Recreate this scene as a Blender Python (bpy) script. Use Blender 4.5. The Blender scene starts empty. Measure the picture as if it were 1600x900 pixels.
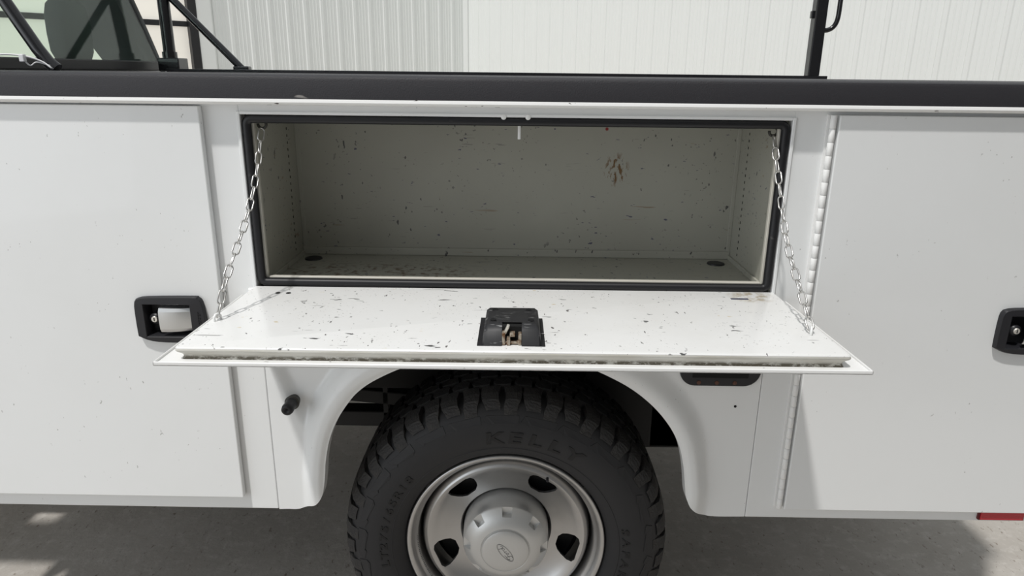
import bpy, bmesh, math, random
from mathutils import Vector, Matrix, Euler
random.seed(7)
S = bpy.context.scene
COL = S.collection
PI = math.pi
rad = math.radians

# ------------------------------------------------------------------ camera, sky, sun, exposure
cd = bpy.data.cameras.new('camera'); cam = bpy.data.objects.new('camera', cd); COL.objects.link(cam)
cd.sensor_width = 36; cd.lens = 1095 / 1600 * 36; cd.clip_start = .02; cd.clip_end = 200
M = Matrix.Rotation(rad(.496), 3, 'Z') @ Matrix.Rotation(rad(-17.09), 3, 'X') @ Matrix.Rotation(rad(-.632), 3, 'Y')
r_, f_, u_ = M @ Vector((1, 0, 0)), M @ Vector((0, 1, 0)), M @ Vector((0, 0, 1))
cam.matrix_world = Matrix(((r_.x, u_.x, -f_.x, 0), (r_.y, u_.y, -f_.y, -1.448), (r_.z, u_.z, -f_.z, 1.516), (0, 0, 0, 1)))
S.camera = cam

w = bpy.data.worlds.new('overcast_sky'); S.world = w; w.use_nodes = True
bg = w.node_tree.nodes['Background']; bg.inputs[0].default_value = (.93, .97, 1, 1); bg.inputs[1].default_value = .52

sl = bpy.data.lights.new('sun', 'SUN'); so = bpy.data.objects.new('sun', sl); COL.objects.link(so)
sl.energy = 2.2; sl.angle = rad(2.5); sl.color = (1, .98, .95)
so.rotation_euler = Vector((.26, .385, -1.0)).to_track_quat('-Z', 'Y').to_euler()
so.location = (-4, -5, 7)

# fill lamp added out of view at the left front to brighten the left door
al = bpy.data.lights.new('left_fill_light', 'AREA'); ao = bpy.data.objects.new('left_fill_light', al); COL.objects.link(ao)
al.shape = 'RECTANGLE'; al.size = 3.6; al.size_y = 3.2; al.energy = 44; al.color = (.90, .95, 1)
ao.location = (-4.4, -3.2, 1.9)
ao.rotation_euler = (Vector((-.9, 0, .9)) - ao.location).to_track_quat('-Z', 'Y').to_euler()

S.view_settings.view_transform = 'Standard'; S.view_settings.look = 'None'
S.view_settings.gamma = 1; S.view_settings.use_curve_mapping = False; S.view_settings.exposure = .15

# ------------------------------------------------------------------ materials
def mat(name, col, rough=.5, metal=0., coat=0., trans=0., spec=.5, ior=1.45):
    m = bpy.data.materials.new(name); m.use_nodes = True
    b = m.node_tree.nodes['Principled BSDF']
    b.inputs['Base Color'].default_value = (*col, 1); b.inputs['Roughness'].default_value = rough
    b.inputs['Metallic'].default_value = metal; b.inputs['Coat Weight'].default_value = coat
    b.inputs['Transmission Weight'].default_value = trans; b.inputs['Specular IOR Level'].default_value = spec
    b.inputs['IOR'].default_value = ior
    return m
class NT:
    def __init__(s, m):
        s.m = m; s.t = m.node_tree; s.b = s.t.nodes['Principled BSDF']; s.tc = s.t.nodes.new('ShaderNodeTexCoord')
        s.base = tuple(s.b.inputs['Base Color'].default_value); s.out = None
    def n(s, typ, **kw):
        x = s.t.nodes.new(typ)
        for k, v in kw.items(): setattr(x, k, v)
        return x
    def L(s, a, b): s.t.links.new(a, b)
    def coords(s, scale=(1, 1, 1), rot=(0, 0, 0), loc=(0, 0, 0)):
        mp = s.n('ShaderNodeMapping'); mp.inputs['Scale'].default_value = scale; mp.inputs['Rotation'].default_value = rot
        mp.inputs['Location'].default_value = loc; s.L(s.tc.outputs['Object'], mp.inputs[0]); return mp.outputs[0]
    def noise(s, scale, detail=4, rough=.6, co=None):
        x = s.n('ShaderNodeTexNoise'); x.inputs['Scale'].default_value = scale; x.inputs['Detail'].default_value = detail
        x.inputs['Roughness'].default_value = rough; s.L(co if co else s.tc.outputs['Object'], x.inputs['Vector']); return x.outputs['Fac']
    def ramp(s, f, a, b):
        x = s.n('ShaderNodeMapRange'); x.inputs[1].default_value = a; x.inputs[2].default_value = b; s.L(f, x.inputs[0]); return x.outputs[0]
    def math(s, op, a, b):
        x = s.n('ShaderNodeMath', operation=op)
        for i, v in enumerate((a, b)):
            if isinstance(v, (int, float)): x.inputs[i].default_value = v
            else: s.L(v, x.inputs[i])
        return x.outputs[0]
    def over(s, fac, col):
        mx = s.n('ShaderNodeMix', data_type='RGBA'); s.L(fac, mx.inputs[0])
        if s.out: s.L(s.out, mx.inputs[6])
        else: mx.inputs[6].default_value = s.base
        mx.inputs[7].default_value = (*col, 1); s.out = mx.outputs[2]; s.L(s.out, s.b.inputs['Base Color'])
    def bump(s, f, strength=.3, dist=.002):
        x = s.n('ShaderNodeBump'); x.inputs['Strength'].default_value = strength; x.inputs['Distance'].default_value = dist
        s.L(f, x.inputs['Height']); s.L(x.outputs[0], s.b.inputs['Normal'])
    def scuffs(s, col, scale, stretch, rot, lo, hi, mask_scale, mlo, mhi, amount=1.):
        a = s.ramp(s.noise(scale, 2, .5, s.coords(stretch, rot)), lo, hi)
        b = s.ramp(s.noise(mask_scale, 2, .5, s.coords((1, 1, 1), (0, 0, 0), (rot[1] * 3 + 1.7, rot[2] * 5, scale))), mlo, mhi)
        s.over(s.math('MULTIPLY', s.math('MULTIPLY', a, b), amount), col)
    def spot(s, c, r, col, nscale, lo, hi):
        # a stain of fixed shape at a place on the sheet, broken up by noise
        mp = s.n('ShaderNodeVectorMath', operation='SUBTRACT'); s.L(s.tc.outputs['Object'], mp.inputs[0]); mp.inputs[1].default_value = c
        dv = s.n('ShaderNodeVectorMath', operation='DIVIDE'); s.L(mp.outputs[0], dv.inputs[0]); dv.inputs[1].default_value = r
        ln = s.n('ShaderNodeVectorMath', operation='LENGTH'); s.L(dv.outputs[0], ln.inputs[0])
        inside = s.ramp(ln.outputs['Value'], 1.0, .6)
        s.over(s.math('MULTIPLY', inside, s.ramp(s.noise(nscale, 3, .6, s.coords((1, 1, .35))), lo, hi)), col)

WHITE = mat('white_body_paint', (.80, .81, .81), .32, coat=.25); q = NT(WHITE)
q.over(q.math('MULTIPLY', q.ramp(q.noise(2.2, 5, .65), .45, .8), .12), (.60, .61, .58))
q.scuffs((.25, .24, .22), 150, (1, 1, .6), (0, .3, 0), .71, .74, 9, .54, .60, .6)
TRIMW = mat('white_molding_paint', (.84, .84, .83), .35); q = NT(TRIMW)
q.scuffs((.10, .09, .08), 90, (.5, 1, 1), (0, 0, 0), .68, .71, 12, .55, .60)
HINGEW = mat('white_hinge_paint', (.84, .84, .83), .35)
LIDW = mat('scuffed_white_lid_paint', (.83, .83, .82), .30, coat=.2); q = NT(LIDW)
q.over(q.math('MULTIPLY', q.ramp(q.noise(5, 6, .7), .45, .75), .22), (.62, .60, .55))
q.scuffs((.10, .10, .10), 62, (.5, 1.3, 1), (0, 0, .35), .70, .715, 9, .46, .54)
q.scuffs((.13, .12, .12), 105, (1.5, .6, 1), (0, 0, -.5), .695, .715, 12, .48, .54)
q.scuffs((.28, .27, .25), 190, (1, 1, 1), (0, .2, .9), .68, .71, 7, .46, .55, .85)
q.scuffs((.20, .19, .19), 40, (.25, 2.2, 1), (0, .1, .15), .72, .735, 8, .52, .56, .8)
q.scuffs((.55, .40, .12), 40, (.7, 1.4, 1), (0, .4, .6), .71, .73, 8, .55, .6, .7)
q.spot((.50, -.04, .0), (.055, .05, .1), (.50, .44, .34), 60, .42, .6)
GRIME = mat('grimy_lid_edge', (.66, .65, .61), .6); q = NT(GRIME)
q.over(q.math('MULTIPLY', q.ramp(q.noise(30, 6, .7, q.coords((.3, 1, 2))), .35, .65), .6), (.42, .39, .32))
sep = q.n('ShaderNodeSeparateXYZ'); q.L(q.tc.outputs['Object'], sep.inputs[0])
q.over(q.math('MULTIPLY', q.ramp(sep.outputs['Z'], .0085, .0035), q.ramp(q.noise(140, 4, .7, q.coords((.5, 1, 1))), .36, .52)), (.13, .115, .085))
INNER = mat('grey_beige_compartment_paint', (.40, .395, .345), .42); q = NT(INNER)
q.over(q.math('MULTIPLY', q.ramp(q.noise(3, 5, .6), .4, .75), .3), (.27, .26, .22))
q.scuffs((.05, .05, .055), 58, (1.2, 1, .7), (0, .7, 0), .695, .71, 9, .47, .54, .85)
q.scuffs((.06, .06, .12), 85, (.6, 1, 1.6), (0, -.5, .3), .69, .705, 11, .49, .56, .85)
q.scuffs((.09, .09, .09), 110, (1, 1, 1), (0, .4, .8), .68, .71, 7, .46, .56, .7)
q.scuffs((.12, .12, .12), 60, (.22, 1, 2.2), (0, .25, 0), .70, .72, 5, .50, .58, .45)
q.scuffs((.22, .14, .07), 44, (.2, 1, 2.2), (0, .1, .2), .68, .70, 6, .54, .6, .6)
q.spot((.243, .32, 1.285), (.036, .05, .046), (.16, .09, .035), 150, .52, .58)
q.spot((.215, .32, 1.385), (.005, .05, .005), (.25, .02, .02), 10, .1, .2)
q.spot((-.35, .15, 1.06), (.30, .10, .02), (.14, .10, .065), 60, .50, .64)
EDGE = mat('beige_flange_paint', (.55, .53, .47), .45)
LINER = mat('black_textured_bedliner', (.026, .025, .029), .5); q = NT(LINER)
q.bump(q.noise(420, 3, .6), .5, .0015); q.scuffs((.35, .33, .31), 40, (.25, 1, 1), (0, 0, 0), .70, .73, 7, .58, .62, .7)
BLACKP = mat('black_plastic', (.016, .016, .019), .42); q = NT(BLACKP); q.bump(q.noise(300, 2), .15, .0006)
SCUFFP = mat('scuffed_black_plastic', (.022, .022, .024), .5); q = NT(SCUFFP)
q.scuffs((.30, .30, .30), 160, (.25, 1.4, 1), (0, 0, .2), .63, .70, 40, .45, .55, .8)
GASKET = mat('black_rubber_seal', (.008, .008, .010), .45); q = NT(GASKET)
q.scuffs((.12, .11, .10), 50, (.3, 1, 1), (0, 0, 0), .66, .72, 9, .54, .6, .5)
RACK = mat('gloss_black_tube', (.008, .008, .010), .22, coat=.4)
CHASSIS = mat('black_chassis_paint', (.012, .012, .013), .55)
TYRE = mat('tyre_sidewall_rubber', (.022, .022, .024), .62); q = NT(TYRE); q.bump(q.noise(160, 3), .12, .001)
TREAD = mat('tyre_tread_rubber', (.030, .029, .029), .72); q = NT(TREAD)
q.over(q.math('MULTIPLY', q.ramp(q.noise(24, 4), .45, .75), .5), (.060, .054, .048))
wv = q.n('ShaderNodeTexWave', wave_type='BANDS', bands_direction='X'); wv.inputs['Scale'].default_value = 32; wv.inputs['Distortion'].default_value = 9
wv.inputs['Detail Scale'].default_value = 2.5; q.L(q.tc.outputs['Object'], wv.inputs['Vector']); q.bump(wv.outputs['Fac'], .5, .0012)
LETTER = mat('raised_tyre_lettering', (.009, .009, .010), .55)
RIM = mat('silver_wheel_paint', (.50, .495, .49), .30, metal=.9); q = NT(RIM)
q.over(q.math('MULTIPLY', q.ramp(q.noise(14, 4), .5, .8), .3), (.33, .31, .29))
CAPM = mat('silver_hub_cap_plastic', (.60, .60, .59), .36, metal=.55)
ENGR = mat('engraved_dark_line', (.16, .16, .16), .5)
ZINC = mat('zinc_plated_chain', (.62, .61, .59), .30, metal=.9); q = NT(ZINC)
q.over(q.math('MULTIPLY', q.ramp(q.noise(60, 3), .55, .8), .5), (.35, .30, .24))
OLDMETAL = mat('dull_dark_hook_steel', (.05, .048, .042), .5, metal=.4)
RUSTY = mat('rusty_latch_metal', (.42, .37, .30), .5, metal=.5); q = NT(RUSTY)
q.over(q.ramp(q.noise(130, 3), .45, .65), (.16, .075, .03))
STEEL = mat('brushed_steel_paddle', (.66, .67, .67), .28, metal=.9)
NICKEL = mat('satin_lock_cylinder', (.72, .69, .63), .35, metal=.6)
RED = mat('red_reflector', (.45, .008, .02), .18, coat=.5); q = NT(RED)
vo = q.n('ShaderNodeTexVoronoi'); vo.inputs['Scale'].default_value = 260; q.L(q.tc.outputs['Object'], vo.inputs['Vector']); q.bump(vo.outputs['Distance'], .4, .001)
DRED = mat('dark_red_reflector_rim', (.10, .004, .008), .3)
DARK = mat('dark_hole', (.006, .006, .006), .9)
GREYSEAT = mat('grey_seat_fabric', (.10, .105, .105), .9)
TRIMG = mat('grey_cab_trim', (.085, .09, .09), .8)
TIE = mat('white_nylon', (.85, .85, .86), .4)
GLASS = mat('green_tinted_glass', (.72, .86, .78), .02, trans=1., ior=1.3)
WALLM = mat('white_ribbed_sheet', (.88, .90, .885), .45); q = NT(WALLM)
q.over(q.math('MULTIPLY', q.ramp(q.noise(.8, 4), .4, .8), .15), (.80, .82, .79))
GREYW = mat('grey_ribbed_sheet', (.30, .30, .30), .5)
FRAMEB = mat('black_door_frame', (.02, .02, .022), .4)
PANE = mat('frosted_door_pane', (.78, .75, .68), .5)
pb = PANE.node_tree.nodes['Principled BSDF']; pb.inputs['Emission Color'].default_value = (1, .95, .86, 1); pb.inputs['Emission Strength'].default_value = .35
CONC = mat('concrete', (.46, .43, .395), .85); q = NT(CONC)
q.over(q.ramp(q.noise(3, 8, .7), .35, .75), (.37, .34, .305))
q.over(q.ramp(q.noise(22, 8, .75), .50, .72), (.55, .525, .49))
q.over(q.math('MULTIPLY', q.ramp(q.noise(55, 5, .7, q.coords((1, .5, 1), (0, 0, .5))), .60, .68), .8), (.17, .135, .10))
q.bump(q.noise(40, 8, .7), .5, .004)

# ------------------------------------------------------------------ helpers
def put(name, me, m, parent=None, smooth=False, **kw):
    o = bpy.data.objects.new(name, me); COL.objects.link(o)
    if m is not None and not me.materials: me.materials.append(m)
    if parent is not None: o.parent = parent
    if smooth:
        for p in me.polygons: p.use_smooth = True
    for k, v in kw.items(): o[k] = v
    return o
def mesh(name, v, f):
    me = bpy.data.meshes.new(name); me.from_pydata([tuple(x) for x in v], [], f); me.validate(); me.update(); return me
def from_bm(name, bm, norm=True):
    if norm: bmesh.ops.recalc_face_normals(bm, faces=bm.faces)
    me = bpy.data.meshes.new(name); bm.to_mesh(me); bm.free(); return me
def boxes(name, lst, bev=0., seg=2):
    bm = bmesh.new()
    for (x0, x1, y0, y1, z0, z1) in lst:
        b = bmesh.new(); bmesh.ops.create_cube(b, size=1)
        for v in b.verts: v.co = ((x0 + x1) / 2 + v.co.x * (x1 - x0), (y0 + y1) / 2 + v.co.y * (y1 - y0), (z0 + z1) / 2 + v.co.z * (z1 - z0))
        if bev: bmesh.ops.bevel(b, geom=b.edges[:], offset=bev, segments=seg, profile=.5, affect='EDGES')
        t = bpy.data.meshes.new('t'); b.to_mesh(t); b.free(); bm.from_mesh(t); bpy.data.meshes.remove(t)
    return from_bm(name, bm)
def box(name, b, m, parent=None, bev=0., **kw): return put(name, boxes(name, [b], bev), m, parent, **kw)
def lathe(prof, n=96, closed=False):
    # profile of (y, r) turned about the y axis
    v, f = [], []; k = len(prof)
    for i in range(n):
        a = 2 * PI * i / n; c, s = math.cos(a), math.sin(a)
        for (y, r) in prof: v.append((r * c, y, r * s))
    for i in range(n):
        j = (i + 1) % n
        for t in range(k if closed else k - 1):
            u = (t + 1) % k
            f.append((i * k + t, i * k + u, j * k + u, j * k + t))
    return v, f
def lathe_mesh(name, prof, n=96, closed=False, cap=False):
    v, f = lathe(prof, n, closed); bm = bmesh.new(); bv = [bm.verts.new(x) for x in v]
    for t in f: bm.faces.new([bv[i] for i in t])
    bmesh.ops.remove_doubles(bm, verts=bm.verts, dist=1e-6)
    return from_bm(name, bm)
def tube(name, pts, r, sides=8, closed=False, caps=True, up=None):
    pts = [Vector(p) for p in pts]; n = len(pts); v, f = [], []
    tan = []
    for i in range(n):
        a = pts[(i - 1) % n] if (closed or i > 0) else pts[i]; b = pts[(i + 1) % n] if (closed or i < n - 1) else pts[i]
        tan.append((b - a).normalized())
    nrm = tan[0].orthogonal().normalized() if up is None else Vector(up)
    rr = r if isinstance(r, (list, tuple)) else [r] * n
    for i in range(n):
        nrm = (nrm - tan[i] * nrm.dot(tan[i])).normalized() if up is None else (Vector(up) - tan[i] * Vector(up).dot(tan[i])).normalized()
        bi = tan[i].cross(nrm)
        for s in range(sides):
            a = 2 * PI * s / sides; v.append(pts[i] + (nrm * math.cos(a) + bi * math.sin(a)) * rr[i])
    for i in range(n if closed else n - 1):
        j = (i + 1) % n
        for s in range(sides):
            t = (s + 1) % sides; f.append((i * sides + s, i * sides + t, j * sides + t, j * sides + s))
    if caps and not closed:
        f.append(tuple(range(sides))[::-1]); f.append(tuple((n - 1) * sides + s for s in range(sides)))
    bm = bmesh.new(); bv = [bm.verts.new(x) for x in v]
    for t in f: bm.faces.new([bv[i] for i in t])
    return from_bm(name, bm)
def catmull(pts, k=8):
    P = [Vector(p) for p in pts]; P = [P[0] * 2 - P[1]] + P + [P[-1] * 2 - P[-2]]; out = []
    for i in range(1, len(P) - 2):
        for s in range(k):
            t = s / k; a, b, c, d = P[i - 1:i + 3]
            out.append(.5 * ((2 * b) + (c - a) * t + (2 * a - 5 * b + 4 * c - d) * t * t + (3 * b - a - 3 * c + d) * t ** 3))
    out.append(P[-2]); return out
def rrect(x0, x1, z0, z1, r, k=5):
    out = []
    for cx, cz, a0 in ((x1 - r, z1 - r, 0), (x0 + r, z1 - r, 90), (x0 + r, z0 + r, 180), (x1 - r, z0 + r, 270)):
        for i in range(k + 1):
            a = rad(a0 + 90 * i / k); out.append((cx + r * math.cos(a), cz + r * math.sin(a)))
    return out
def prism(name, poly, y0, y1, bev=0., seg=2):
    # polygon in (x, z) given thickness along y
    bm = bmesh.new(); a = [bm.verts.new((x, y0, z)) for x, z in poly]; b = [bm.verts.new((x, y1, z)) for x, z in poly]; n = len(poly)
    bm.faces.new(a); bm.faces.new(b[::-1])
    for i in range(n): bm.faces.new((a[i], b[i], b[(i + 1) % n], a[(i + 1) % n]))
    bmesh.ops.recalc_face_normals(bm, faces=bm.faces)
    if bev: bmesh.ops.bevel(bm, geom=[e for e in bm.edges if abs(e.verts[0].co.y - y0) < 1e-7 and abs(e.verts[1].co.y - y0) < 1e-7], offset=bev, segments=seg, profile=.5, affect='EDGES')
    return from_bm(name, bm)
def extrude_x(name, prof, x0, x1, closed=True):
    # section of (y, z) drawn along x
    n = len(prof); v = [(x0, y, z) for y, z in prof] + [(x1, y, z) for y, z in prof]
    f = [(i, (i + 1) % n, n + (i + 1) % n, n + i) for i in range(n if closed else n - 1)]
    if closed: f += [tuple(range(n))[::-1], tuple(range(n, 2 * n))]
    bm = bmesh.new(); bv = [bm.verts.new(x) for x in v]
    for t in f: bm.faces.new([bv[i] for i in t])
    return from_bm(name, bm)
def loft(name, loops, cap_first=False, cap_last=True):
    bm = bmesh.new(); L = [[bm.verts.new(p) for p in lp] for lp in loops]; n = len(L[0])
    for a, b in zip(L, L[1:]):
        for i in range(n): bm.faces.new((a[i], a[(i + 1) % n], b[(i + 1) % n], b[i]))
    if cap_last: bm.faces.new(L[-1])
    if cap_first: bm.faces.new(L[0][::-1])
    return from_bm(name, bm)
def cut(me, cutters):
    # boolean difference, worked out once and kept as plain mesh
    o = bpy.data.objects.new('t', me); COL.objects.link(o); tmp = []
    for i, c in enumerate(cutters):
        co = bpy.data.objects.new('c', c); COL.objects.link(co); tmp.append(co)
        md = o.modifiers.new('b%d' % i, 'BOOLEAN'); md.object = co; md.operation = 'DIFFERENCE'; md.solver = 'EXACT'
    dg = bpy.context.evaluated_depsgraph_get(); dg.update()
    r = bpy.data.meshes.new_from_object(o.evaluated_get(dg))
    for x in tmp + [o]: bpy.data.objects.remove(x)
    return r
def text_mesh(s, size, ext, offset=0.):
    cu = bpy.data.curves.new('t', 'FONT'); cu.body = s; cu.size = size; cu.extrude = ext; cu.offset = offset; cu.resolution_u = 3; cu.align_x = 'CENTER'
    o = bpy.data.objects.new('t', cu); COL.objects.link(o); dg = bpy.context.evaluated_depsgraph_get(); dg.update()
    me = bpy.data.meshes.new_from_object(o.evaluated_get(dg)); bpy.data.objects.remove(o); bpy.data.curves.remove(cu); return me
def autosmooth(o, ang=35):
    me = o.data
    for p in me.polygons: p.use_smooth = True
    me.set_sharp_from_angle(angle=rad(ang))

# ------------------------------------------------------------------ the setting: floor, two ribbed walls, glazed door
put('floor', mesh('floor', [(-14, -6, 0), (14, -6, 0), (14, 12, 0), (-14, 12, 0)], [(0, 1, 2, 3)]), CONC, kind='structure')
CX0, CY0, WH = -.80, 9.35, 5.2
def rib_panel(n=4, pitch=.229):
    # one sheet, local x along the wall, local y out of the wall
    pr = [(0, 0)]
    for k in range(n):
        x = k * pitch
        pr += [(x + .006, 0), (x + .016, .010), (x + .050, .010), (x + .060, 0)]
        for q_ in (.098, .142, .186): pr += [(x + q_ - .008, 0), (x + q_ - .004, .0025), (x + q_ + .004, .0025), (x + q_ + .008, 0)]
    pr += [(n * pitch, 0)]
    v = [(x, y + .004, .02) for x, y in pr] + [(x, y + .004, WH) for x, y in pr]; m_ = len(pr)
    return mesh('wall_panel', v, [(i, i + 1, m_ + i + 1, m_ + i) for i in range(m_ - 1)])
def wall(name, ang, length, npan, m=None):
    m = m or WALLM; PANEL = rib_panel()
    o = put(name, boxes(name, [(0, length, -.12, 0, 0, WH)]), m, kind='structure')
    o.location = (CX0, CY0, 0); o.rotation_euler = (0, 0, ang)
    for i in range(npan):
        p = put('wall_panel', PANEL, m, o); p.location = (i * .916, 0, 0)
    return o
# right wall runs from the corner towards the camera's right; local +y must face the camera
wr = wall('wall_right', rad(-45), 10.3, 11)
for ch in [wr] + list(wr.children): pass
wr.scale = (1, -1, 1)
LW = 3.86
wl = wall('wall_left', rad(-135), LW, 4); 
put('trim_1', boxes('trim_1', [(-.03, .03, -.03, .03, 0, WH)]), WALLM, kind='structure').location = (CX0, CY0 - .03, 0)
wf = wall('added_shade_wall', rad(-135), 11, 12, GREYW); wf.location = (6.5, 2.0, 0); wf.scale = (1, -1, 1)  # unseen grey wall added behind the camera to dim light on the right
# glazed overhead door beyond the left wall
d1 = put('door_1', boxes('door_1', [(LW, LW + .09, -.12, .05, 0, 4.4)], .004), FRAMEB, kind='structure')
d1.location = (CX0, CY0, 0); d1.rotation_euler = (0, 0, rad(-135))
box('door_jamb', (LW - .16, LW - .002, .0, .045, 0, 4.4), WALLM, d1, .004)
for z in (.05, .62, 1.29, 1.95, 2.61, 3.15, 3.7, 4.2): box('door_rail', (LW + .09, LW + 4.6, -.05, .01, z, z + .055), FRAMEB, d1)
for k in range(1, 5): box('door_stile', (LW + .14 + k * 1.1, LW + .20 + k * 1.1, -.045, .015, .05, 4.275), FRAMEB, d1)
zs = [.05, .62, 1.29, 1.95, 2.61, 3.15, 3.7, 4.2]
for k in range(4):
    for a, b in zip(zs, zs[1:]):
        box('pane', (LW + .09 + (k * 1.1 + .11 if k else 0), LW + .14 + (k + 1) * 1.1, -.03, -.02, a + .055, b), PANE, d1)

# ------------------------------------------------------------------ the truck
T = bpy.data.objects.new('service_truck', None); COL.objects.link(T)
T['label'] = 'white service-body pickup truck with its long side compartment hanging open'; T['category'] = 'truck'

XF, XR = -1.54, 1.220               # front and rear end of the service body
SILL, TOPZ = .508, 1.452
OX0, OX1, OZ0, OZ1 = -.565, .546, 1.066, 1.430     # compartment opening
FX0, FX1 = -.566, .549                           # wheel-arch panel seams
fr = box('body_side_frame', (XF, FX0 - .0015, 0, .03, SILL, TOPZ), WHITE, T, .002)
bx2 = box('body_side_frame', (FX1 + .0015, XR, 0, .03, SILL - .002, TOPZ), WHITE, T, .002)
box('body_side_frame', (FX0 - .0015, FX1 + .0015, 0, .03, OZ1, TOPZ), WHITE, T)
box('body_side_frame', (FX0 - .0015, FX1 + .0015, 0, .03, 1.0, OZ0), WHITE, T)
# folded lip round the opening
def ring_xz(name, o, i, y0, y1, m, parent):
    (a0, a1, b0, b1), (c0, c1, d0, d1) = o, i
    return put(name, boxes(name, [(a0, c0, y0, y1, b0, b1), (c1, a1, y0, y1, b0, b1), (c0, c1, y0, y1, d1, b1), (c0, c1, y0, y1, b0, d0)], .0012, 1), m, parent)
ring_xz('opening_lip', (OX0 - .007, OX1 + .007, OZ0 - .006, OZ1 + .006), (OX0, OX1, OZ0, OZ1), -.005, .02, WHITE, T)
# rubber seal
g = [(x, .004, z) for x, z in rrect(OX0 + .0095, OX1 - .0095, OZ0 + .0105, OZ1 - .0085, .012, 4)]
gm = tube('door_seal', g, .0092, 10, closed=True, up=(0, 1, 0)); autosmooth(put('door_seal', gm, GASKET, T), 60)

# compartment box
IX0, IX1, IZ0, IZ1, IY = -.560, .548, 1.058, 1.432, .325
cp = box('compartment', (IX0 - .004, IX1 + .004, IY, IY + .004, IZ0 - .004, IZ1 + .06), INNER, T)
box('side_sheet', (IX0 - .004, IX0, .03, IY, IZ0, IZ1), INNER, cp); box('side_sheet', (IX1, IX1 + .004, .03, IY, IZ0, IZ1), INNER, cp)
box('floor_sheet', (IX0, IX1, .02, IY, IZ0 - .004, IZ0), INNER, cp); box('top_sheet', (IX0, IX1, .02, IY, IZ1, IZ1 + .004), INNER, cp)
ring_xz('flange', (OX0 + .004, OX1 - .004, OZ0 + .004, OZ1 - .003), (OX0 + .0212, OX1 - .0212, OZ0 + .0213, OZ1 - .016), .011, .022, EDGE, cp)
box('back_kick_rail', (IX0, IX1, IY - .007, IY, IZ0, IZ0 + .020), INNER, cp, .002)
for s, x0 in ((1, IX0), (-1, IX1)):
    box('corner_fold', (min(x0, x0 + s * .006), max(x0, x0 + s * .006), .03, IY, IZ0, IZ0 + .012), INNER, cp, .001)
    box('corner_fold', (min(x0, x0 + s * .010), max(x0, x0 + s * .010), IY - .003, IY, IZ0, IZ1), INNER, cp, .001)
slots = []
for sx in (IX0, IX1):
    s = 1 if sx < 0 else -1
    for y in (.055, .262):
        for k in range(20):
            z = 1.085 + k * .0165
            slots.append((min(sx, sx + s * .0006), max(sx, sx + s * .0006), y - .0018, y + .0018, z - .003, z + .003))
put('shelf_slots', boxes('shelf_slots', slots), DARK, cp, kind='stuff')
for x, y in ((-.545 + .025, .272), (.50, .272)):
    put('drain_plug', lathe_mesh('drain_plug', [(0, 0.0001), (0, .022), (.003, .021), (.004, .016), (.004, .0001)], 24), BLACKP, cp).matrix_local = Matrix.Translation((x, y, IZ0)) @ Matrix.Rotation(PI / 2, 4, 'X')
put('striker', boxes('striker', [(-.0045, .0015, .028, .032, 1.384, 1.432), (-.012, .009, .022, .04, 1.424, 1.432)], .001), TRIMW, cp)
for x in (-.033, .016): put('seal_nick', lathe_mesh('seal_nick', [(0, .0001), (0, .0055), (.002, .005), (.003, .0001)], 16), HINGEW, T).matrix_local = Matrix.Translation((x, -.0045, OZ1 + .0005)) @ Matrix.Rotation(PI, 4, 'Z')

# top rail and molding
rp = [(-.030, 1.462), (-.031, 1.498), (-.028, 1.504), (-.021, 1.507), (.05, 1.5085), (.30, 1.509), (.44, 1.508), (.45, 1.500), (.45, 1.462)]
autosmooth(put('top_rail', extrude_x('top_rail', rp, XF, XR), LINER, T), 30)
mp_ = [(.0, 1.4635), (-.026, 1.4635), (-.033, 1.460), (-.0345, 1.4555), (-.031, 1.4515), (-.024, 1.4495), (0, 1.4495)]
autosmooth(put('drip_molding', extrude_x('drip_molding', mp_, XF, XR), TRIMW, T), 40)
# boxes behind the side skin, the cargo bed and the far side of the body
put('inner_body', boxes('inner_body', [(XF, XR, .42, .45, .95, 1.462), (XF, XR, .03, 1.98, .94, .965),
    (XF, XF + .01, .03, .42, SILL, 1.462), (XR - .01, XR, .03, .42, SILL, 1.462),
    (XF, -.60, .03, .45, .52, .535), (.585, XR, .03, .45, .50, .515), (XF, -.60, .42, .45, .52, .95), 
    (-.575, -.562, .03, .44, .60, .95), (.40, .585, .42, .45, .455, .95), (.572, .585, .03, .45, .51, .95),
    (XF, XR, 1.56, 1.59, .95, 1.50), (XF, XF + .02, .45, 1.56, .95, 1.44), (-.56, .58, .05, .42, .935, .94)]), CHASSIS, T)
put('far_side_body', boxes('far_side_body', [(XF, XR, 1.98, 2.02, SILL + .1, 1.46), (XF, XR, 1.56, 2.0, 1.462, 1.500)], .003), WHITE, T)
box('rack_base_plate', (-1.50, 1.288, 1.64, 1.76, 1.502, 1.516), RACK, T, .002)

# ---- wheel-arch panel, pressed sheet with a rolled flare
arch = [(-0.545, 0.508), (-0.515, 0.5095), (-0.4793, 0.5288), (-0.4645, 0.5407), (-0.4536, 0.5594), (-0.4477, 0.5841), (-0.4428, 0.6176), (-0.4389, 0.6521), (-0.428, 0.7024), (-0.4103, 0.7487), (-0.3846, 0.7921), (-0.354, 0.8296), (-0.3097, 0.8612), (-0.2367, 0.8947), (-0.1282, 0.9223), (-0.0197, 0.9302), (0.0789, 0.9184), (0.1381, 0.9026), (0.1923, 0.8809), (0.2535, 0.8474), (0.3057, 0.805), (0.3462, 0.7566), (0.3718, 0.7083), (0.3856, 0.659), (0.3925, 0.6176), (0.3974, 0.5821), (0.4043, 0.5594), (0.4172, 0.5377), (0.452, 0.511), (0.478, 0.5065), (0.505, 0.506)]
A = [Vector((p.x, p.z)) for p in catmull([(x, 0, z) for x, z in arch], 6)]
NA = len(A)
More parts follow.
